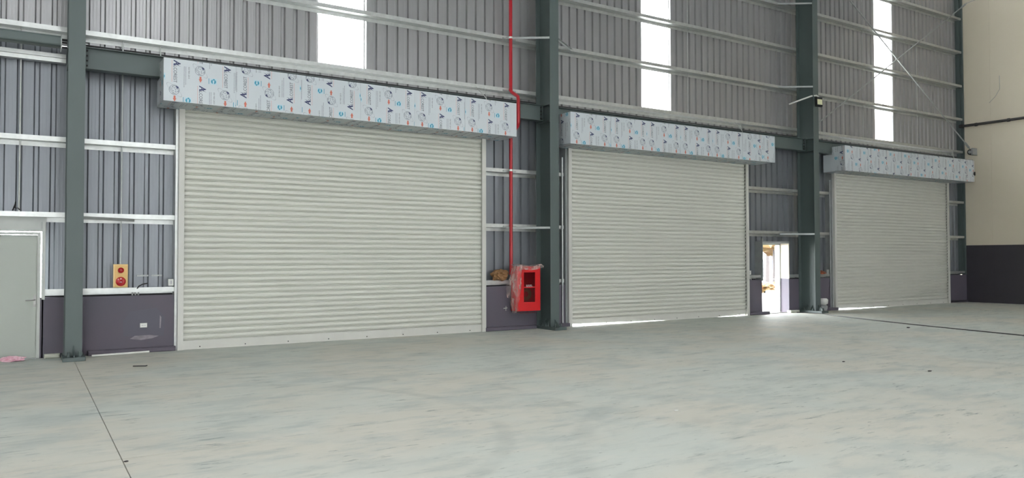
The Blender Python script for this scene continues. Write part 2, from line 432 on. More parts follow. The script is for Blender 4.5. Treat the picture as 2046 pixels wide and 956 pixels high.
# ------------------------------------------------------------------ steel frame
BAYN = ['left of left column', 'between left and middle columns', 'between middle and right columns', 'between right column and cream wall']
def column(x, label, gusset_side):
    t = thing('steel_column', label, 'column', (x, -.25, 0), 'steel portal columns')
    fw, yf, yb, h = .126, -.55, .045, HZ - .02
    MB().box(x - fw, x + fw, yf, yf + .016, .07, h).build('front_flange', M['column'], t)
    MB().box(x - fw, x + fw, yb - .016, yb, .07, h).build('back_flange', M['column'], t)
    MB().box(x - .006, x + .006, yf + .016, yb - .016, .07, h).build('web', M['column'], t)
    bp = MB().cbox(x - .165, x + .165, -.79, .02, 0, .068, .006).build('base_plate', M['column'], t)
    for (bx, by) in ((-.08, -.67), (.08, -.67), (-.09, -.42), (.09, -.42), (-.09, -.27), (.09, -.27), (-.09, -.12), (.09, -.12)):
        m = MB().tube([(x + bx, by, .068), (x + bx, by, .15)], .016, 8).tube([(x + bx, by, .068), (x + bx, by, .105)], .03, 6)
        m.build('anchor_bolt', M['column'], bp, ORIG[t])
    def gus(pts, ax, a, b): MB().prism(pts, ax, a, b).build('gusset', M['column'], bp, ORIG[t])
    gus([(-.55, .068), (-.74, .068), (-.74, .10), (-.56, .24), (-.55, .24)], 'x', x - .007, x + .007)
    for yy in (-.36, -.2):
        for s in (-1, 1):
            gus([(x + s * .006, .068), (x + s * .15, .068), (x + s * .15, .09), (x + s * .006, .24)], 'y', yy - .006, yy + .006)
    for z in (5.365, 4.985):
        for s in (-1, 1):
            a, b = sorted((x + s * .006, x + s * .124))
            MB().box(a, b, yf + .016, yb - .016, z - .006, z + .006).build('stiffener', M['column'], t)
    return t
column(COLS[0], 'grey green steel column beside the grey door, at the far left', 1)
column(COLS[1], 'grey green steel column behind the red fire cabinet, middle of the three', 1)
column(COLS[2], 'grey green steel column carrying the floodlight, beside the open doorway', 1)

def tie_beam(x0, x1, label, z0=5.0, z1=5.38, w=.10, yc=-.17):
    t = thing('tie_beam', label, 'beam', ((x0 + x1) / 2, yc, z0), 'steel tie beams')
    MB().box(x0, x1, yc - .006, yc + .006, z0 + .01, z1 - .01).build('web', M['column'], t)
    MB().box(x0, x1, yc - w, yc + w, z0, z0 + .011).build('bottom_flange', M['column'], t)
    MB().box(x0, x1, yc - w, yc + w, z1 - .011, z1).build('top_flange', M['column'], t)
    for x in (x0, x1):
        s = 1 if x == x0 else -1
        a, b = sorted((x, x + s * .014))
        ep = MB().box(a, b, yc - w, yc + w, z0 - .01, z1 + .01).build('end_plate', M['column'], t)
        for k in range(4):
            z = z0 + .06 + k * (z1 - z0 - .12) / 3
            for yy in (-.06, .06):
                MB().tube([(x + s * .014, yc + yy, z), (x + s * .045, yc + yy, z)], .016, 6).build('bolt', M['black'], ep, ORIG[t])
    return t
for i in range(2):
    tie_beam(COLS[i] + .135, COLS[i + 1] - .135, 'grey green steel tie beam running behind the printed hood box ' + BAYN[i + 1])
tie_beam(COLS[2] + .135, HX1 - .02, 'grey green steel tie beam running behind the printed hood box by the cream end wall')
# square strut left of the first column
t = thing('strut', 'grey green square steel strut meeting the left column above the door', 'beam', (-2.5, -.2, 5.32))
pr = []
for (cy, cz, a0) in ((-.12, 5.46, 0), (-.28, 5.46, 90), (-.28, 5.36, 180), (-.12, 5.36, 270)):
    pr += [(cy + .04 * math.cos(R(a0 + q)), cz + .04 * math.sin(R(a0 + q))) for q in (0, 30, 60, 90)]
MB().prism(pr, 'x', -5.8, .48).build('tube', M['column'], t)
MB().box(.48, .495, -.33, -.07, 5.27, 5.52).build('end_plate', M['galv_dull'], t)
for z in (5.33, 5.46):
    MB().tube([(.495, -.2, z), (.58, -.2, z)], .02, 6).build('bolt', M['black'], t)

# galvanised Z girts
FL = .085
def girt(x0, x1, zt, label, y=.05, drop=.165):
    prof = [(y, zt - FL), (PLANE_C - .005, zt - FL), (PLANE_C - .005, zt - drop), (PLANE_C - .002, zt - drop), (PLANE_C - .002, zt - FL + .003), (y + .003, zt - FL + .003), (y + .003, zt), (y, zt)]
    o = MB().prism(prof, 'x', x0, x1).build('girt', M['galv'], None, ((x0 + x1) / 2, y, zt - FL))
    return tag(o, label, 'girt', 'galvanised wall girts')
G = [1.175, 2.505, 3.82]
UP = [5.75, 7.0, 8.28, 9.58, 10.87]
ordl = ['lowest', 'second', 'third', 'fourth', 'topmost']
# lower girts (interrupted by shutters and doors)
xr = HX1 - .1
segs = [(-5.8, .7, 'left of the left column', [None, 'above the grey door head', 'two steps above the grey door head']),
        (.72, 2.36, 'between left column and first shutter', ['under the tan alarm panel', 'at mid height', 'below the tie beam']),
        (9.03, 10.61, 'between first shutter and middle column', ['holding the brown paper bag', 'at mid height crossing behind the red pipe', 'clamped to the red pipe below the hood']),
        (10.63, 11.33, 'in the gap between middle column and second shutter', ['lowest of three', 'middle of three', 'topmost of three']),
        (18.0, 20.49, 'between second shutter and right column', [None, 'right above the open doorway', 'below the hood end']),
        (20.51, 22.0, 'in the gap between right column and third shutter', ['lowest, under orange scraps', 'middle of three', 'topmost of three']),
        (28.98, xr, 'between third shutter and cream wall', ['lowest of three', 'middle of three', 'topmost of three'])]
for (a, b, wh, names) in segs:
    for z, nm in zip(G, names):
        if nm: girt(a, b, z, 'steel girt ' + wh + ', ' + nm, drop=(.12 if z < 2 else .165))
girt(DOOR1[1] + .06, .7, G[0], 'short galvanised girt between the grey door post and the left column', drop=.12)
girt(18.0, DOOR2[0] - .02, G[0], 'short grey girt over the low wall left of the open doorway', drop=.12)
girt(DOOR2[1] + .06, 20.49, G[0], 'short grey girt over the low wall right of the open doorway', drop=.12)
upn = ['just above the hood box', 'first step above hood', 'second step above hood', 'third step above hood', 'topmost in the picture']
bx = [(-5.8, .7, 1), (.72, 10.61, 2), (10.63, 20.49, 4), (20.51, xr, 5)]
for i, (a, b, n) in enumerate(bx):
    for k in range(n):
        lab = 'galvanised girt ' + BAYN[i] + ', ' + (upn[k] if i else 'above the grey green strut')
        girt(a, b, UP[k], lab)
# doubled girt left of the first column
o = MB().box(-5.8, .57, .05, .2, 5.20, 5.27).box(-5.8, .57, .05, .2, 5.12, 5.192).build('double_girt', M['galv'], None, (-2.6, .05, 5.12))
tag(o, 'doubled galvanised girt with a dark seam below the grey green strut', 'girt')
# sag rods between the girts
def sag(x, z0, z1, label, r=.009, y=.15):
    o = MB().tube([(x, y, z0), (x, y, z1)], r, 6).build('sag_rod', M['galv'], None, (x, y, z0)); tag(o, label, 'rod', 'sag rods and conduits')
sag(-.09, 2.5, 5.7, 'pale thin vertical conduit above the grey door', .013)
sag(1.47, 1.58, 5.7, 'pale thin vertical conduit running down to the tan alarm panel', .012)
sag(2.10, 5.3, 5.7, 'short vertical hanger rod above the left end of the first hood box', .011)
sag(22.93, 5.75, 11.8, 'thin vertical sag rod left of the bracing rods by the right column')
sag(24.0, 5.75, 11.8, 'thin vertical sag rod left of the third bright wall skylight')
sag(27.3, 5.75, 11.8, 'thin vertical sag rod right of the third bright wall skylight')
sag(15.75, 5.75, 11.8, 'thin vertical sag rod right of the second bright wall skylight')
# angle braces from girts to the inner column flange
def brace(x, s, z, label):
    o = MB()
    d = Vector((s * .86, .585, 0)).normalized(); n = Vector((-d.y, d.x, 0)) * .025
    a = Vector((x + s * .126, -.535, z)); b = Vector((x + s * .98, .06, z))
    for (h0, h1, m) in ((-.004, .0, 1), (-.05, .0, 0)):
        q = n if m else n * .12
        off = Vector((0, 0, 0)) if m else n * .88
        vs = [p + k * q + off + Vector((0, 0, h)) for h in (h0, h1) for p in (a, b) for k in (-1, 1)]
        o.add(vs, [(0, 1, 3, 2), (4, 6, 7, 5), (0, 4, 5, 1), (2, 3, 7, 6), (0, 2, 6, 4), (1, 5, 7, 3)])
    tag(o.build('fly_brace', M['galv_dull'], None, a), label, 'brace', 'column fly braces')
brace(COLS[0], 1, 2.42, 'angle brace from the left column to the girt above the alarm panel')
brace(COLS[1], -1, 6.97, 'angle brace on the left of the middle column beside the red pipe clamp')
brace(COLS[1], 1, 6.97, 'angle brace half hidden on the right of the middle column')
brace(COLS[1], -1, 2.44, 'angle brace on the middle column above the red fire cabinet')
brace(COLS[2], -1, 6.97, 'angle brace on the right column just above the floodlight')
brace(COLS[2], -1, 9.55, 'angle brace on the right column at the top of the picture')
brace(COLS[2], -1, 2.44, 'angle brace on the right column just above the open doorway')
# corner: galvanised edge posts
o = MB().box(30.13, 30.16, .1, .245, 1.04, HZ - .2).box(30.21, 30.29, .03, .245, 1.04, HZ - .2).build('corner_post', M['column'], None, (30.1, .15, 1.0)); tag(o, 'dull steel corner post where the cladding meets the cream wall', 'post')

# ------------------------------------------------------------------ roller shutters
def shutter(i, label, gap):
    x0, x1, zt = SHUT[i]
    t = thing('roller_shutter', label, 'shutter', ((x0 + x1) / 2, 0, 0), 'roller shutters')
    p = .107
    prof = [(.024, 0), (.024, .006), (.001, .0075), (-.001, .012), (.001, .0165), (.024, .018), (.024, .029), (-.006, .031), (-.013, .042), (-.018, .058), (-.018, .074),
            (-.013, .090), (-.006, .1005), (.024, .1025), (.024, p), (.028, p), (.028, 0)]
    z0 = .17
    me = MB().prism([(y, z) for y, z in prof], 'x', x0 - .03 - (x0 + x1) / 2, x1 + .03 - (x0 + x1) / 2).mesh('slat', M['shutter'])
    k = 0
    while z0 + k * p < zt + .12:
        o = bpy.data.objects.new('slat', me); o.location = (0, 0, z0 + k * p); link(o, t); k += 1
    # bottom rail with a rubber seal that lifts at the ends where light shows beneath
    n = 40; b = MB()
    vs = []; 
    for q in range(n + 1):
        u = q / n; x = x0 - .02 + (x1 - x0 + .04) * u
        lift = gap(u)
        vs += [(x, -.022, lift), (x, -.022, z0), (x, .026, z0), (x, .026, lift)]
    fs = [(q * 4 + a, q * 4 + (a + 1) % 4, q * 4 + 4 + (a + 1) % 4, q * 4 + 4 + a) for q in range(n) for a in range(4)]
    b.add(vs, fs + [(0, 3, 2, 1), (n * 4, n * 4 + 1, n * 4 + 2, n * 4 + 3)])
    rail = b.build('bottom_rail', M['guide'], t)
    for q in range(8):
        x = x0 + .3 + q * (x1 - x0 - .6) / 7
        MB().disc((x, -.022, .045), .012, .006, 8).build('bolt', M['cable'], rail, ORIG[t])
    for s, xe in ((-1, x0), (1, x1)):
        a, c = sorted((xe, xe + s * .10))
        gd = MB().box(a, c, -.075, -.03, 0, zt + .05).box(a, c, .030, .06, 0, zt + .05).box(*( (a, a + .02) if s < 0 else (c - .02, c)), -.03, .030, 0, zt + .05)
        gd.build('guide_rail', M['guide'], t)
        a, c = sorted((xe + s * .10, xe + s * .145))
        MB().box(a, c, .0, .30, .0, zt + .4).build('jamb_post', M['galv'] if i == 0 or s > 0 else M['galv_dull'], t)
    # wind-lock studs seen in the guide slot
    if i:
        st = MB()
        for k in range(44):
            st.box(x1 - .02, x1 + .004, -.034, -.028, .2 + k * p, .24 + k * p)
        o = st.build('guide_brush', M['black'], t); o['kind'] = 'stuff'
    return t
shutter(0, 'wide off white slatted roller shutter, leftmost and nearest', lambda u: -.004)
shutter(1, 'off white slatted roller shutter, middle of three, light under both ends', lambda u: .004 + .05 * max(0, 1 - u / .5) ** .8 + .04 * max(0, (u - .82) / .18) ** .8)
shutter(2, 'off white slatted roller shutter, farthest, beside the cream end wall', lambda u: .004 + .045 * max(0, 1 - u / .42) ** .8)

# ------------------------------------------------------------------ printed film on the hood boxes
INKS = [M['navy'], M['ink'], M['rust'], M['teal'], M['teal_pale'], M['ink_thin'], M['rust_thin']]
def text_polys(body, length=None, cap=None):
    cu = bpy.data.curves.new('t', 'FONT'); cu.body = body; cu.size = 1; cu.resolution_u = 2
    ob = bpy.data.objects.new('t', cu); me = bpy.data.meshes.new_from_object(ob)
    vs = [v.co.copy() for v in me.vertices]; fs = [list(p.vertices) for p in me.polygons]
    bpy.data.objects.remove(ob); bpy.data.curves.remove(cu); bpy.data.meshes.remove(me)
    x0 = min(v.x for v in vs); x1 = max(v.x for v in vs); y0 = min(v.y for v in vs); y1 = max(v.y for v in vs)
    sx = length / (x1 - x0); sy = cap / (y1 - y0)
    return [((v.x - x0) * sx, (v.y - y0) * sy) for v in vs], fs
TXT_NAME = text_polys('LCOREST', .30, .058)
TXT_ISO = text_polys('ISO 9001:2015', .21, .024)
def ring(cx, cy, rx, ry, rot, w, n=24):
    vs = []
    for k in range(n):
        a = 2 * math.pi * k / n
        for s in (1, 1 - w / max(rx, ry)):
            px, py = rx * math.cos(a) * s, ry * math.sin(a) * (s if ry > .02 else max(0., 1 - w / ry))
            vs.append((cx + px * math.cos(rot) - py * math.sin(rot), cy + px * math.sin(rot) + py * math.cos(rot)))
    return vs, [(2 * k, 2 * k + 1, (2 * k + 3) % (2 * n), (2 * k + 2) % (2 * n)) for k in range(n)]
def master():
    """repeat of the film print in (u right, v down); text reads down the sheet"""
    V = []; F = []; MI = []
    def put(vs, fs, mi):
        o = len(V); V.extend(vs); F.extend([[i + o for i in f] for f in fs]); MI.extend([mi] * len(fs))
    def rect(u0, u1, v0, v1, mi): put([(u0, v0), (u1, v0), (u1, v1), (u0, v1)], [(0, 1, 2, 3)], mi)
    U, VV = .86, .80
    for a in range(-1, 3):
        for b in range(-2, 3):
            for (u, v) in ((.16, .02), (.16 + U / 2, .43)):
                u += a * U; v += b * VV
                # name: large navy A with a swoosh, then the other letters
                T = lambda pts: [(u + q[1], v + q[0]) for q in pts]
                put(T([(0, 0), (.022, 0), (.066, .098), (.056, .118)]), [(0, 1, 2, 3)], 0)
                put(T([(.050, .118), (.066, .118), (.100, 0), (.068, 0)]), [(0, 1, 2, 3)], 0)
                put(T([(.020, .030), (.062, .040), (.098, .075), (.112, .128), (.094, .085), (.060, .058)]), [(0, 1, 2, 5), (2, 3, 4, 5)], 0)
                put([(u + q[1], v + .105 + q[0]) for q in TXT_NAME[0]], TXT_NAME[1], 1)
                x = v + .01
                while x < v + .39:
                    L_ = random.uniform(.008, .022); rect(u - .030, u - .021, x, x + L_, 6); x += L_ + .0045
                # globe with orbit and the arrow below it
                gu, gv = u + .015, v + .535
                for (rx, ry, rot, w_) in ((.088, .088, 0, .005), (.086, .032, .2, .004), (.086, .032, 1.7, .004), (.088, .06, .9, .004), (.088, .06, 2.4, .004)):
                    put(*ring(gu, gv, rx, ry, rot, w_), 5)
                put(*ring(gu, gv, .165, .05, .75, .005, 30), 5)
                put([(gu + .02, gv - .075), (gu + .07, gv - .055), (gu + .065, gv - .02), (gu + .035, gv - .045)], [(0, 1, 2, 3)], 0)
                for q in range(9):
                    a_ = q * 2.4; r_ = .02 + .006 * q
                    rect(gu + r_ * math.cos(a_) - .008, gu + r_ * math.cos(a_) + .008, gv + r_ * math.sin(a_) - .006, gv + r_ * math.sin(a_) + .006, 5)
                put([(gu - .010, gv + .105), (gu + .022, gv + .105), (gu + .022, gv + .15), (gu + .036, gv + .15), (gu + .006, gv + .212), (gu - .024, gv + .15), (gu - .010, gv + .15)], [(0, 1, 2, 3, 4, 5, 6)], 2)
                # certificate text block
                iu, iv = u + .245, v + .10
                put([(iu + q[1], iv + q[0]) for q in TXT_ISO[0]], TXT_ISO[1], 1)
                for (du, L0) in ((-.045, .32), (-.072, .36)):
                    x = iv
                    while x < iv + L0:
                        L_ = random.uniform(.008, .022); rect(iu + du, iu + du + .008, x, x + L_, 5); x += L_ + .005
                # teal leaf emblem on a pale square
                eu, ev = u + .245, v + .70
                rect(eu - .055, eu + .055, ev - .055, ev + .055, 4)
                for (a0, a1, ox, oy) in ((100, 250, -.004, .002), (-70, 85, .004, .002)):
                    arc = [(eu + ox + .040 * math.cos(R(a0 + (a1 - a0) * q / 7)), ev + oy + .040 * math.sin(R(a0 + (a1 - a0) * q / 7))) for q in range(8)]
                    put(arc, [tuple(range(8))], 3)
                put([(eu - .014, ev - .018), (eu - .004, ev - .050), (eu + .022, ev - .046), (eu + .014, ev - .022)], [(0, 1, 2, 3)], 3)
                rect(eu - .085, eu - .075, ev - .05, ev + .05, 3)
    return V, F, MI
MV, MF, MM = master()
def clipped_print(du, dv, wdt, hgt):
    bm = bmesh.new()
    vs = [bm.verts.new((u - du, v - dv, 0)) for u, v in MV]
    for f, mi in zip(MF, MM):
        us = [MV[i][0] - du for i in f]; ws = [MV[i][1] - dv for i in f]
        if max(us) < 0 or min(us) > wdt or max(ws) < 0 or min(ws) > hgt: continue
        try: bm.faces.new([vs[i] for i in f]).material_index = mi
        except ValueError: pass
    loose = [v for v in bm.verts if not v.link_faces]; bmesh.ops.delete(bm, geom=loose, context='VERTS')
    for co, no in (((.003, 0, 0), (-1, 0, 0)), ((wdt - .003, 0, 0), (1, 0, 0)), ((0, .002, 0), (0, -1, 0)), ((0, hgt - .002, 0), (0, 1, 0))):
        bmesh.ops.bisect_plane(bm, geom=bm.verts[:] + bm.edges[:] + bm.faces[:], plane_co=co, plane_no=no, clear_outer=True)
    out = ([v.co.copy() for v in bm.verts], None, None); idx = {v: i for i, v in enumerate(bm.verts)}
    fs = [[idx[v] for v in f.verts] for f in bm.faces]; ms = [f.material_index for f in bm.faces]; bm.free()
    return out[0], fs, ms
def add_print(parent, root, P0, eu, ev, nrm, wdt, hgt, du=0., dv=0., flip=False):
    """P0 = the sheet's top left corner, eu/ev its right and down directions, nrm its outward normal"""
    vs, fs, ms = clipped_print(du, dv, wdt, hgt)
    P0, eu, ev, nrm = Vector(P0), Vector(eu), Vector(ev), Vector(nrm)
    lift = {4: .0012, 3: .0018}
    W = []; FF = []; MS = []
    for f, mi in zip(fs, ms):
        o = len(W)
        for i in f:
            a, b = vs[i].x, vs[i].y
            if flip: a, b = wdt - a, hgt - b
            W.append(P0 + eu * a + ev * b + nrm * lift.get(mi, .0015))
        FF.append(tuple(range(o, o + len(f)))); MS.append(mi)
    mb = MB(); mb.v = [tuple(v) for v in W]; mb.f = [list(f) for f in FF]; mb.m = MS; mb.sm = [False] * len(FF)
    o = mb.build('film_print', INKS, parent, ORIG[root]); o['kind'] = 'stuff'; return o

def hood(i, xl, xr_, zb, zt, seams, flips, label, dvs=None, tilt=0.0):
    t = thing('shutter_hood', label, 'hood box', ((xl + xr_) / 2, -.4, zb), 'shutter hood boxes')
    yf = -.75
    xs_ = [xl] + seams + [xr_]
    zoff = lambda x: tilt * (x - xl) / (xr_ - xl)
    for k, (a, b) in enumerate(zip(xs_, xs_[1:])):
        e = .0015; jut = .002 * (k % 2)
        za, zc = zoff(a), zoff(b)
        pts = [(a + e, yf - jut, zb + za), (b - e, yf - jut, zb + zc), (b - e, yf - jut, zt + za), (a + e, yf - jut, zt + za)]
        pts[2] = (b - e, yf - jut, zt + zc)
        back = [(x, y + .012, z) for x, y, z in pts]
        s = MB().add(pts + back, [(0, 1, 2, 3), (7, 6, 5, 4), (0, 4, 5, 1), (1, 5, 6, 2), (2, 6, 7, 3), (3, 7, 4, 0)]).build('front_sheet', M['film_sheet'], t)
        if b - a > .3:
            ev = Vector((0, 0, -1)); eu = Vector((b - a, 0, zc - za)).normalized()
            add_print(s, t, (a, yf - jut, zt + za), eu, ev, (0, -1, 0), b - a, zt - zb, du=(0 if not dvs else dvs[k][0]), dv=(0 if not dvs else dvs[k][1]), flip=flips[k])
    # soffit
    so = MB().add([(xl, yf + .012, zb), (xr_, yf + .012, zb + tilt), (xr_, .02, zb + tilt), (xl, .02, zb), (xl, yf + .012, zb + .01), (xr_, yf + .012, zb + tilt + .01), (xr_, .02, zb + tilt + .01), (xl, .02, zb + .01)],
                  [(0, 1, 2, 3), (7, 6, 5, 4), (0, 4, 5, 1), (1, 5, 6, 2), (2, 6, 7, 3), (3, 7, 4, 0)]).build('soffit_sheet', M['film_sheet'], t)
    L_ = xr_ - xl; sl = tilt / L_
    for k in range(6):
        a = xl + k * L_ / 6
        add_print(so, t, (a, yf + .02, zb + sl * (a - xl)), (1, 0, sl), (0, 1, 0), (0, 0, -1), L_ / 6, .75, du=.2 * k, dv=.17 * k)
    # ends, notched round the tie beam
    for x, s, tl in ((xl, -1, 0), (xr_, 1, tilt)):
        prof = [(yf + .012, zb + tl), (.02, zb + tl), (.02, 4.97), (-.29, 4.97), (-.29, zt + tl), (yf + .012, zt + tl)]
        a, b = (x, x + .01) if s < 0 else (x - .01, x)
        sd = MB().prism(prof, 'x', a, b).build('end_sheet', M['film_sheet'], t)
        if s < 0:
            add_print(sd, t, (x, -.30, zt + tl), (0, -1, 0), (0, 0, -1), (-1, 0, 0), .44, zt - zb, du=.1, dv=(-.12 if i == 1 else .3), flip=(i == 2))
    return t
h1 = hood(0, 2.03, 9.42, 4.49, 5.25, [3.26, 4.47, 5.68, 6.87, 8.08, 9.26], [False, True, True, False, False, False, False], 'long printed sheet metal hood box over the first, leftmost shutter',
          [(0, 0), (0, -.17), (0, -.17), (0, 0), (0, 0), (0, 0), (0, 0)], tilt=-.03)
h2 = hood(1, 10.95, 18.32, 4.43, 5.19, [12.19, 13.36, 14.55, 15.75, 16.95, 17.75], [False, False, False, False, False, True, True], 'printed sheet metal hood box over the second, middle shutter',
          [(0, 0), (0, .0), (0, 0), (0, 0), (0, 0), (.1, .3), (.3, .2)], tilt=.02)
h3 = hood(2, 21.64, 29.40, 4.42, 5.21, [22.85, 24.05, 25.25, 26.45, 27.65, 28.85], [True] * 7, 'printed sheet metal hood box over the third shutter beside the cream wall',
          [(.2, .1), (0, .35), (.1, .05), (.3, .25), (0, .5), (.15, .2), (.1, .3)], tilt=.04)

MB().prism([(-.765, 4.83), (-.765, 4.70), (-.70, 4.69), (-.735, 4.76)], 'x', 29.38, 29.45).add([(29.30, -.757, 4.72), (29.42, -.757, 4.71), (29.36, -.757, 4.86)], [(0, 1, 2)]).build('torn_film', M['black'], h3)
# ------------------------------------------------------------------ doors
# door 1: closed, grey green leaf
d1 = struct_root('door_1')
x0, x1, zt = DOOR1
MB().box(x0, x1 - .022, .06, .10, .012, zt - .055).build('leaf', M['door'], d1)
MB().box(x0 - .05, x0, .0, .14, 0, zt).box(x1 - .024, x1 + .022, .0, .14, 0, zt - .05).box(x0, x1 + .022, .0, .14, zt - .05, zt - .008).build('door_frame', M['frame'], d1)
MB().box(x0 - .05, x1 + .042, .0, .14, zt + .010, zt + .06).box(x0 - .05, x1 + .1, .16, .26, zt + .012, 2.42).build('door_head', M['frame'], d1)
MB().box(x1 + .040, x1 + .09, .0, .12, 1.0, 2.335).build('door_post', M['frame'], d1)
MB().box(x0, x1, .0, .20, -.01, .012).build('threshold', M['galv_dull'], d1)
MB().box(x1 + .022, x1 + .07, .04, .24, 0, 1.035).build('plaster_return', M['purple'], d1)
h = MB().box(.135, .175, .052, .06, .88, 1.08).tube([(.155, .055, 1.0), (.155, .0, 1.0), (.13, -.005, 1.0), (.02, -.005, .995)], .010, 8).disc((.155, .052, .93), .012, .012, 10)
h.build('door_handle', M['steel'], d1)
# door 2: standing open to the yard
d2 = struct_root('door_2')
x0, x1, zt = DOOR2
MB().box(x0 - .02, x1 + .02, -.01, .30, zt, zt + .06).box(x0 - .03, x0, -.01, .06, 1.0, zt + .14).build('door_head', M['galv_dull'], d2)
MB().box(x0 - .03, x0 + .002, .04, .32, 0, 1.03).build('reveal', M['purple'], d2)
MB().box(x0 - .03, x0 + .002, .05, .32, 1.03, zt).build('reveal', M['galv_dull'], d2)
MB().box(x0 - 1.5, x1 + 3.5, .34, 3.4, zt + .25, zt + .31).build('added_shade_canopy', M['cladding_low'], d2)  # added out of view to hold back sky light at the doorway
MB().box(x1 - .005, x1 + .02, -.005, .30, 1.05, zt).build('reveal', M['cream'], d2)
MB().box(x1 - .005, x1 + .02, -.005, .30, .0, 1.05).build('reveal', M['purple'], d2)
MB().box(x1 - .05, x1 - .006, .30, .40, 0, zt).box(x0, x0 + .03, .30, .40, 0, zt).box(x0, x1, .30, .40, zt - .04, zt).build('door_frame', M['frame'], d2)
LA = R(49)                                                       # the leaf stands swung out into the yard
def leafbox(a, b, c, d, z0, z1):
    mb = MB().box(a, b, c, d, z0, z1); ca, sa = math.cos(LA), math.sin(LA)
    mb.v = [(x1 - .03 + v[1] * sa + v[0] * ca, .41 + v[1] * ca - v[0] * sa, v[2]) for v in mb.v]; return mb
lf = leafbox(-.02, .02, 0, 1.08, .02, zt - .05).build('leaf', M['door'], d2)
leafbox(-.034, -.02, .95, 1.0, .88, 1.08).build('door_handle', M['steel'], d2)
leafbox(-.09, -.03, .90, .99, .985, 1.005).build('door_handle', M['steel'], d2)
MB().box(x0, x1, .04, .42, -.02, .012).build('sill', M['asphalt'], d2)

# ------------------------------------------------------------------ red fire riser, cabinet and their wrapping
t = thing('fire_pipe', 'red fire riser pipe jogging past the first hood box down to the cabinet', 'pipe', (9.72, -.05, 1.35))
P = [(9.72, -.03, 11.9), (9.72, -.03, 5.72), (9.72, -.05, 5.66), (9.72, -.10, 5.62), (9.72, -.28, 5.52), (9.72, -.34, 5.48), (9.72, -.36, 5.42), (9.72, -.36, 4.86), (9.72, -.34, 4.80), (9.72, -.28, 4.76), (9.72, -.10, 4.64), (9.72, -.05, 4.60), (9.72, -.03, 4.54), (9.72, -.03, 1.30)]
MB().tube(P, .042, 14).build('riser', M['red_pipe'], t)
for z in (6.95, 5.70, 3.78, 2.46):
    MB().tube([(9.72, -.03, z - .022), (9.72, -.03, z + .022)], .048, 14).build('coupling_band', M['white'] if z in (6.95, 3.78) else M['red_pipe'], t)
    MB().box(9.54, 9.90, .02, .045, z - .03, z + .0).build('clamp_bar', M['galv_dull'], t)
for (z0, z1) in ((5.60, 5.66), (5.44, 5.50)):
    pass
t = thing('fire_cabinet', 'red fire hose cabinet with a tall window, hung beside the middle column', 'cabinet', (10.02, -.2, .45))
cx0, cx1, cy0, cy1, cz0, cz1 = 9.70, 10.36, -.30, -.06, .45, 1.50
body = MB().box(cx0, cx0 + .012, cy0, cy1, cz0, cz1).box(cx1 - .012, cx1, cy0, cy1, cz0, cz1).box(cx0, cx1, cy1 - .012, cy1, cz0, cz1).box(cx0, cx1, cy0, cy1, cz0, cz0 + .012).box(cx0, cx1, cy0, cy1, cz1 - .012, cz1)
body.build('body', M['red_box'], t)
wx0, wx1, wz0, wz1 = 9.89, 10.21, .66, 1.36
dr = MB()
for q in ((cx0 + .004, wx0, cz0 + .01, cz1 - .01), (wx1, cx1 - .004, cz0 + .01, cz1 - .01), (wx0, wx1, cz0 + .01, wz0), (wx0, wx1, wz1, cz1 - .01), (wx0, wx1, .995, 1.02)):
    dr.box(q[0], q[1], cy0 - .022, cy0 - .002, q[2], q[3])
door = dr.build('door', M['red_box'], t)
MB().box(wx0 - .01, wx1 + .01, cy0 - .010, cy0 - .006, wz0 - .01, wz1 + .01).build('window_pane', M['glass'], door, ORIG[t])
MB().box(9.765, 9.785, cy0 - .034, cy0 - .022, .97, 1.07).build('latch', M['steel'], door, ORIG[t])
wr = MB()
for z, words in ((1.047, (3, 3, 4)), (1.016, (4, 3, 3, 1))):
    x = 9.955
    for nl in words:
        for q in range(nl):
            L_ = random.choice((.008, .011, .013)); wr.box(x, x + L_, cy0 - .0245, cy0 - .0225, z, z + .019); x += L_ + .0035
        x += .012
wr.build('lettering', M['print_white'], door, ORIG[t])
MB().box(9.76, 10.30, -.06, .04, .70, .76).box(9.76, 10.30, -.06, .04, 1.2, 1.26).build('wall_bracket', M['galv_dull'], t)
# hose reel seen dimly behind the pane
rl = MB()
for k in range(3):
    rl.tube([(10.05 + (.08 + .03 * k) * math.cos(q * math.pi / 8), -.17, .84 + (.08 + .03 * k) * math.sin(q * math.pi / 8)) for q in range(17)], .014, 6, caps=False)
rl.build('hose_coil', M['paper'], t)
def sheet(fn, nu, nv):
    vs = [fn(i / nu, j / nv) for j in range(nv + 1) for i in range(nu + 1)]
    fs = [(j * (nu + 1) + i, j * (nu + 1) + i + 1, (j + 1) * (nu + 1) + i + 1, (j + 1) * (nu + 1) + i) for j in range(nv) for i in range(nu)]
    return vs, fs
wrp = MB()
def nzz(x, y, z, a): return a * noise.noise(Vector((x * 9, y * 9, z * 9)))
def left_fold(u, v):                                     # hangs down the left side, bulging out then tucked below
    z = 1.52 - 1.10 * v
    w = .17 - .04 * math.sin(v * 9) - .14 * max(0, v - .2)
    bulge = .10 * math.sin(min(1, v * 1.0) * math.pi) + (.06 if .3 < v < .7 else 0)
    x = 9.70 - .03 - bulge * (1 - u) ** 1.2 + u * max(.03, w * (1 - .55 * v))
    y = -.36 - .10 * math.sin(u * math.pi) * (1 - .4 * v) + .20 * (1 - u) ** 2
    return (x + nzz(u, v, 1, .03), y + nzz(u, v, 5, .04), z + nzz(u * 2, v * 2, 9, .02))
wrp.add(*sheet(left_fold, 10, 34), 0, True)
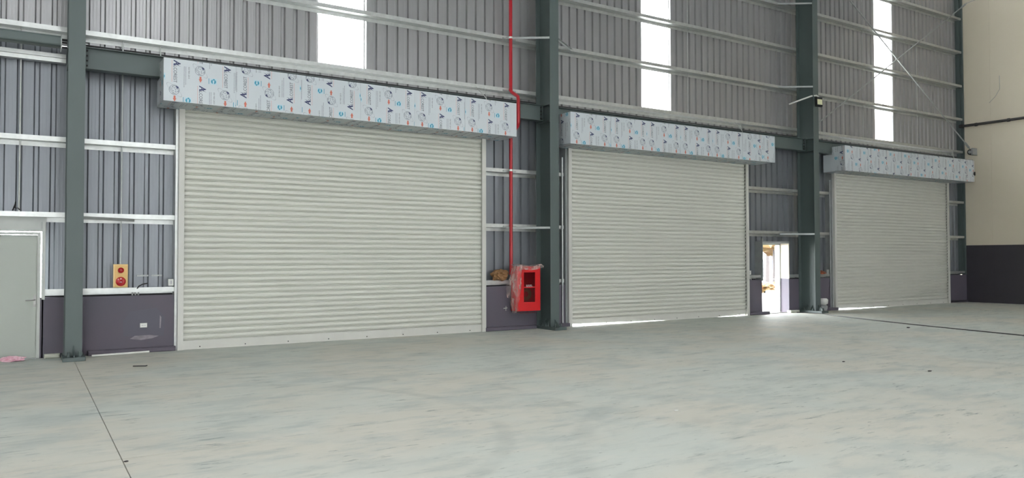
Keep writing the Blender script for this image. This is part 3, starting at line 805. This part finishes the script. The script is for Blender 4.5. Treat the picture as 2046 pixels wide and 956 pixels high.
def top_fold(u, v):                                      # lies over the top and droops across the front
    x = 9.66 + .76 * u; s = v
    y = -.05 - .32 * min(1, s * 1.8); z = 1.525 + .02 * math.sin(u * 8) - .15 * max(0, s - .5) * 2 * (.55 + .45 * (1 - u) ** 2)
    return (x + nzz(u, v, 2, .02), y + nzz(u * 2, v, 7, .03), z + nzz(u * 2, v * 2, 4, .03))
wrp.add(*sheet(top_fold, 24, 12), 0, True)
def low_fold(u, v):
    x = 9.64 + .66 * u
    y = -.34 + .30 * v; z = .44 - .05 * math.sin(u * math.pi) * (1 - v) - .02 * v
    return (x + nzz(u, v, 3, .02), y + nzz(u, v, 8, .02), z + nzz(u * 2, v, 6, .025) - .01)
wrp.add(*sheet(low_fold, 20, 6), 0, True)
o = wrp.build('plastic_wrap', M['wrap'], None, (9.9, -.3, .42)); tag(o, 'torn clear plastic film hanging off the red fire cabinet', 'plastic film')

# brown paper bag on the girt
o = MB().add(*crumple((9.43, .02, 1.295), (.20, .13, .13), 4, 3, .45, 2.2)).build('paper_bag', M['paper'], None, (9.43, .02, 1.18)); tag(o, 'crumpled brown paper on the girt left of the red pipe', 'paper bag')

# alarm panel on the lowest girt
t = thing('alarm_panel', 'tan fire alarm panel with a red lamp and a red bell on a girt', 'alarm', (1.455, .03, 1.18))
MB().cbox(1.34, 1.575, -.02, .05, 1.18, 1.60, .012).build('case', M['tan_edge'], t)
MB().box(1.355, 1.56, -.024, -.02, 1.197, 1.583).build('face_plate', M['tan'], t)
MB().disc((1.458, -.024, 1.49), .05, .018, 20, 0, .02).build('lamp', M['lens_red'], t)
bell = MB().disc((1.458, -.024, 1.29), .082, .022, 24, 0, .012).build('bell', M['bell_red'], t)
MB().disc((1.456, -.052, 1.292), .027, .012, 16).build('bell_centre', M['lens_red'], bell, ORIG[t])
MB().box(1.438, 1.474, -.067, -.062, 1.276, 1.286).box(1.408, 1.420, -.054, -.046, 1.322, 1.340).box(1.448, 1.468, -.056, -.046, 1.330, 1.350).build('bell_marking', M['print_white'], bell, ORIG[t])

def plate(name, x0, x1, y, z0, z1, label, slots=2, mats=('white', 'cable')):
    t = thing(name, label, 'socket', ((x0 + x1) / 2, y, z0))
    MB().cbox(x0, x1, y - .022, y, z0, z1, .005).build('faceplate', M[mats[0]], t)
    s = MB(); w_ = (x1 - x0)
    for k in range(slots):
        c = x0 + w_ * (k + 1) / (slots + 1)
        s.box(c - .012, c - .006, y - .0235, y - .0215, z0 + .03, z1 - .03).box(c + .006, c + .012, y - .0235, y - .0215, z0 + .03, z1 - .03)
    s.build('socket_slots', M['ink_thin'], t)
plate('wall_socket', 1.785, 1.90, .04, .445, .525, 'white double wall socket set in the purple low wall')
plate('switch_box', 2.25, 2.34, .045, 1.195, 1.32, 'small white switch box beside the first shutter post', 1)
plate('switch_box', 18.04, 18.17, .045, 1.19, 1.31, 'small white switch box beside the second shutter, left of the doorway', 1)
for k, (a, b) in enumerate(((1.75, 1.94), (1.99, 2.17))):
    t = thing('bracket_strip', 'grey bracket strip on the cladding, ' + ('nearer the alarm panel' if k == 0 else 'nearer the first shutter'), 'bracket', ((a + b) / 2, .24, 1.385), 'bracket strips')
    MB().box(a, b, .235, .25, 1.37, 1.40).build('strip', M['galv_dull'], t)
    for q in (.2, .8): MB().disc((a + (b - a) * q, .235, 1.385), .009, .006, 8).build('screw', M['steel'], t)
o = MB().tube([(1.73, .06, 1.15), (1.76, .03, 1.2), (1.82, .0, 1.235), (1.9, -.01, 1.25)], .011, 6).build('cable_stub', M['black'], None, (1.73, .03, 1.15)); tag(o, 'short black cable poking up over the girt beside the alarm panel', 'cable')
o = MB().tube([(-.18, .1, 2.52), (-.16, .02, 2.58), (-.14, .0, 2.66), (-.15, .05, 2.56), (-.10, .06, 2.56), (-.08, .05, 2.53)], .009, 6).build('wire_tie', M['black'], None, (-.15, .04, 2.52)); tag(o, 'twisted black wire on the girt above the grey door', 'wire')
# conduits dropping through the gap above the low wall
for k, x in enumerate((1.66, 1.71, 1.76)):
    o = MB().tube([(x, .10, 1.0), (x, .10, 1.16)], .014, 8).build('conduit', M['galv_dull'], None, (x, .10, 1.0)); tag(o, ['left', 'middle', 'right'][k] + ' of three short conduits entering the purple low wall under the girt', 'conduit', 'conduits under the girt')
for k, x in enumerate((18.25,)):
    o = MB().tube([(x, .10, 1.0), (x, .10, 1.16)], .014, 8).build('conduit', M['white'], None, (x, .10, 1.0)); tag(o, 'short white conduit in the gap left of the open doorway', 'conduit')

# floor litter
o = MB().add(*crumple((-.16, -.22, .045), (.16, .10, .045), 9, 3, .5, 3.2)).build('plastic_bag', M['pink'], None, (-.16, -.22, 0)); tag(o, 'crumpled pink plastic bag on the floor by the grey door', 'bag')
o = MB().tube([(1.0, -.26, .02), (1.92, -.13, .02)], .018, 8).build('white_strip', M['white'], None, (1.4, -.2, 0)); tag(o, 'long white plastic strip lying along the purple kerb', 'strip')
o = MB().tube([(1.46, -1.96, .008), (1.56, -2.02, .010), (1.63, -2.04, .008), (1.655, -2.0, .008)], .008, 6).build('wire_scrap', M['cable'], None, (1.5, -2.0, 0)); tag(o, 'thin dark wire scrap on the floor before the purple wall', 'wire')
def debris(x, y, s, label, m='cable', i=[0]):
    i[0] += 1
    o = MB().add(*crumple((x, y, s * .25), (s, s * .7, s * .3), i[0] * 3, 2, .4, 2)).build('debris', M[m], None, (x, y, 0)); tag(o, label, 'debris', 'debris on the floor')
debris(11.37, -9.04, .035, 'flat dark scrap on the open floor at the right')
debris(17.9, -4.9, .05, 'dark scrap beside the long floor cable')
debris(11.24, -7.71, .028, 'tiny dark scrap on the floor right of centre')
debris(6.11, -9.14, .025, 'tiny white scrap on the floor, centre right', 'white')
debris(.735, -8.2, .02, 'dark grit on the floor joint at bottom left')
o = MB().tube([(20.05, -.12, .012), (20.22, -.85, .012), (19.84, -1.5, .012), (19.3, -3.0, .012), (18.75, -4.75, .012), (18.15, -7.35, .012), (17.4, -9.8, .012), (16.5, -12.5, .012)], .012, 6).build('floor_cable', M['cable'], None, (20.05, -.12, 0)); tag(o, 'thin dark cable lying on the floor from the right column to the right', 'cable')
# pail and scraps by the third column
t = thing('glass_jar', 'pale glassy jar stack on the floor behind the right column', 'jar', (21.35, -.12, 0))
MB().tube([(21.35, -.12, .0), (21.35, -.12, .08), (21.35, -.12, .16), (21.35, -.12, .20)], [.09, .13, .13, .08], 14).build('lower_jar', M['galv_dull'], t)
MB().tube([(21.35, -.12, .20), (21.35, -.12, .24), (21.35, -.12, .36), (21.35, -.12, .40)], [.08, .14, .15, .11], 14).build('upper_jar', M['white'], t)
o = MB().add(*crumple((21.35, .02, 1.23), (.22, .08, .06), 17, 3, .5, 3)).add(*crumple((21.55, .03, 1.21), (.16, .07, .05), 23, 2, .5, 3)).build('scrap_heap', M['orange_junk'], None, (21.4, .02, 1.17)); tag(o, 'orange brown scraps on the girt right of the right column', 'scraps')
o = MB().cbox(21.72, 21.86, .0, .05, 1.175, 1.31, .006).build('junction_box', M['galv_dull'], None, (21.8, .02, 1.175)); tag(o, 'small grey junction box on the girt beside the third shutter', 'box')

# floodlight on the right column
t = thing('floodlight', 'small black floodlight on a white cable arm on the right column', 'lamp', (20.46, -.62, 6.4))
MB().tube([(19.95, .0, 6.45), (20.2, -.30, 6.58), (20.36, -.50, 6.66), (20.50, -.58, 6.68), (20.60, -.60, 6.62)], .024, 8).build('arm', M['white'], t)
hd = Matrix.Translation((20.50, -.66, 6.47)) @ Matrix.Rotation(R(-24), 4, 'Z') @ Matrix.Rotation(R(-14), 4, 'X') @ Matrix.Rotation(R(6), 4, 'Y')
def tr(mb, mt): mb.v = [tuple(mt @ Vector(v)) for v in mb.v]; return mb
tr(MB().cbox(-.10, .10, -.05, .05, -.15, .15, .02), hd).build('housing', M['black'], t)
M['flood_lens'] = mat('frosted_lens', (214, 214, 176), .25)
tr(MB().box(-.078, .078, -.056, -.049, -.115, .06), hd).build('lens', M['flood_lens'], t)
o = MB().disc((20.42, -.2, 5.56), .05, .03, 10).build('web_bolt', M['column']); bpy.data.objects.remove(o)

# bracing rods and their anchors, dark service pipe, loose cable
def rod(a, b, label, r=.021):
    t = thing('bracing_rod', label, 'rod', a, 'bracing rods')
    MB().tube([a, b], r, 8).build('bar', M['galv_dull'], t)
    d = (Vector(b) - Vector(a)).normalized()
    MB().tube([Vector(b) - d * .45, Vector(b) - d * .15], r * 1.9, 8).build('turnbuckle', M['galv_dull'], t)
rod((21.9, -.3, 10.55), (30.06, -.3, 5.75), 'thin steel bracing rod falling to the right towards the dark anchor')
rod((20.63, -.3, 5.72), (29.95, -.3, 11.3), 'thin steel bracing rod rising to the right towards the cream wall')
t = thing('rod_anchor', 'dark round rod anchor on the cream wall above the third hood', 'anchor', (30.15, -.3, 5.62))
MB().tube([(30.02, -.3, 5.66), (30.3, -.3, 5.66)], .11, 14).build('drum', M['cable'], t)
MB().box(29.98, 30.3, -.42, -.36, 5.54, 5.80).build('lug', M['galv_dull'], t)
MB().tube([(29.99, -.3, 5.66), (30.03, -.3, 5.66)], .06, 10).build('nut', M['galv_dull'], t)
t = thing('service_pipe', 'dark service pipe along the cream end wall', 'pipe', (30.2, -1, 6.66))
MB().tube([(30.17, .12, 6.70), (30.17, -8.0, 6.66)], .05, 10).build('tube', M['cable'], t)
MB().tube([(30.17, .14, 6.70), (30.17, .0, 6.70)], .075, 10).build('end_cap', M['cable'], t)
for y in (-.42, -1.55, -2.7, -3.9):
    MB().tube([(30.17, y, 6.69), (30.17, y - .08, 6.69)], .066, 10).box(30.17, 30.3, y - .06, y - .02, 6.665, 6.715).build('pipe_clamp', M['cable'], t)
o = MB().tube([(30.285, -1.25, 8.40), (30.285, -1.25, 7.9), (30.28, -1.1, 7.65), (30.285, -.88, 7.45)], .007, 6).build('loose_cable', M['galv_dull'], None, (30.285, -1.2, 7.4)); tag(o, 'thin bent loose cable on the cream end wall', 'cable')
o = MB().tube([(29.95, -.3, 11.3), (30.15, -.6, 11.42), (30.27, -1.15, 11.6)], .009, 6).build('tail_wire', M['galv_dull'], None, (30.1, -.6, 11.3)); tag(o, 'thin wire tail above the cream wall corner', 'wire')
for (x, label) in ((8.75, 'bent tie wire above the right end of the first hood box'), (17.3, 'bent tie wire above the right end of the second hood box'), (28.7, 'bent tie wire above the right end of the third hood box')):
    o = MB().tube([(x - .12, -.28, 5.60), (x + .1, -.34, 5.36), (x + .13, -.36, 5.22), (x + .08, -.30, 5.62)], .008, 6).build('tie_wire', M['galv'], None, (x, -.3, 5.2)); tag(o, label, 'wire', 'tie wires over the hoods')
o = MB().tube([(11.26, .02, .09), (11.26, .02, 4.2)], .02, 8).build('conduit', M['galv'], None, (11.26, 0, .09)); tag(o, 'vertical conduit in the dark gap left of the second shutter', 'conduit')
o = MB().tube([(21.94, .02, .09), (21.94, .02, 4.2)], .018, 8).build('conduit', M['galv_dull'], None, (21.94, 0, .09)); tag(o, 'vertical conduit in the gap left of the third shutter', 'conduit')

# ------------------------------------------------------------------ the yard outside the open door
yard = MB().box(-20, 90, .42, 90, -.12, -.02).build('trim_1', M['asphalt']); yard['kind'] = 'structure'
def tree(x, y, h, r, m, label):
    t = thing('tree', label, 'tree', (x, y, -.02), 'trees in the yard')
    MB().tube([(x, y, -.02), (x + .05, y, h * .4), (x - .03, y, h * .8)], [.17, .13, .06], 8).build('trunk', M['bark'], t)
    f = MB(); rr = random.Random(int(x * 10))
    for k in range(16):
        a = rr.uniform(0, 6.28); d = r * math.sqrt(rr.random())
        vs, fs = crumple((x + d * math.cos(a), y + d * math.sin(a), h + rr.uniform(-.55, .5) * r), (r * .38, r * .38, r * .3), k, 2, .7, 3)
        f.add(vs, fs)
    f.build('foliage', m, t)
tree(32.3, 10.5, 3.0, 1.6, M['leaf_orange'], 'orange leaved tree seen through the open doorway, left')
tree(36.6, 13.5, 3.3, 1.8, M['leaf_orange'], 'orange leaved tree seen through the open doorway, right')
tree(44.0, 20.5, 4.6, 2.2, M['leaf_green'], 'olive green tree far out through the open doorway')
for k, (x, y) in enumerate(((30.6, 9.6), (31.6, 9.8), (32.6, 10.0))):
    o = MB().add(*crumple((x, y, .22), (.55, .35, .28), 31 + k, 3, .5, 3)).build('shrub', M['leaf_orange'], None, (x, y, -.02)); tag(o, 'low orange shrub in the yard bed, ' + ['left', 'middle', 'right'][k] + ' of three through the doorway', 'shrub', 'low yard shrubs')
o = MB().box(29.8, 34.2, 8.9, 9.05, -.02, .12).build('kerbstone', M['wall_far'], None, (31.8, 9, -.02)); tag(o, 'pale kerb in the yard seen through the open doorway', 'kerb')
t = thing('boundary_wall', 'pale boundary wall with grey posts far outside the doorway', 'wall', (50, 30, -.02))
MB().box(30, 90, 30, 30.3, -.02, 1.5).build('panel', M['wall_far'], t)
for k in range(12): MB().box(34 + 3.2 * k, 34.4 + 3.2 * k, 29.8, 30.2, -.02, 2.4).build('post', M['bark'], t)
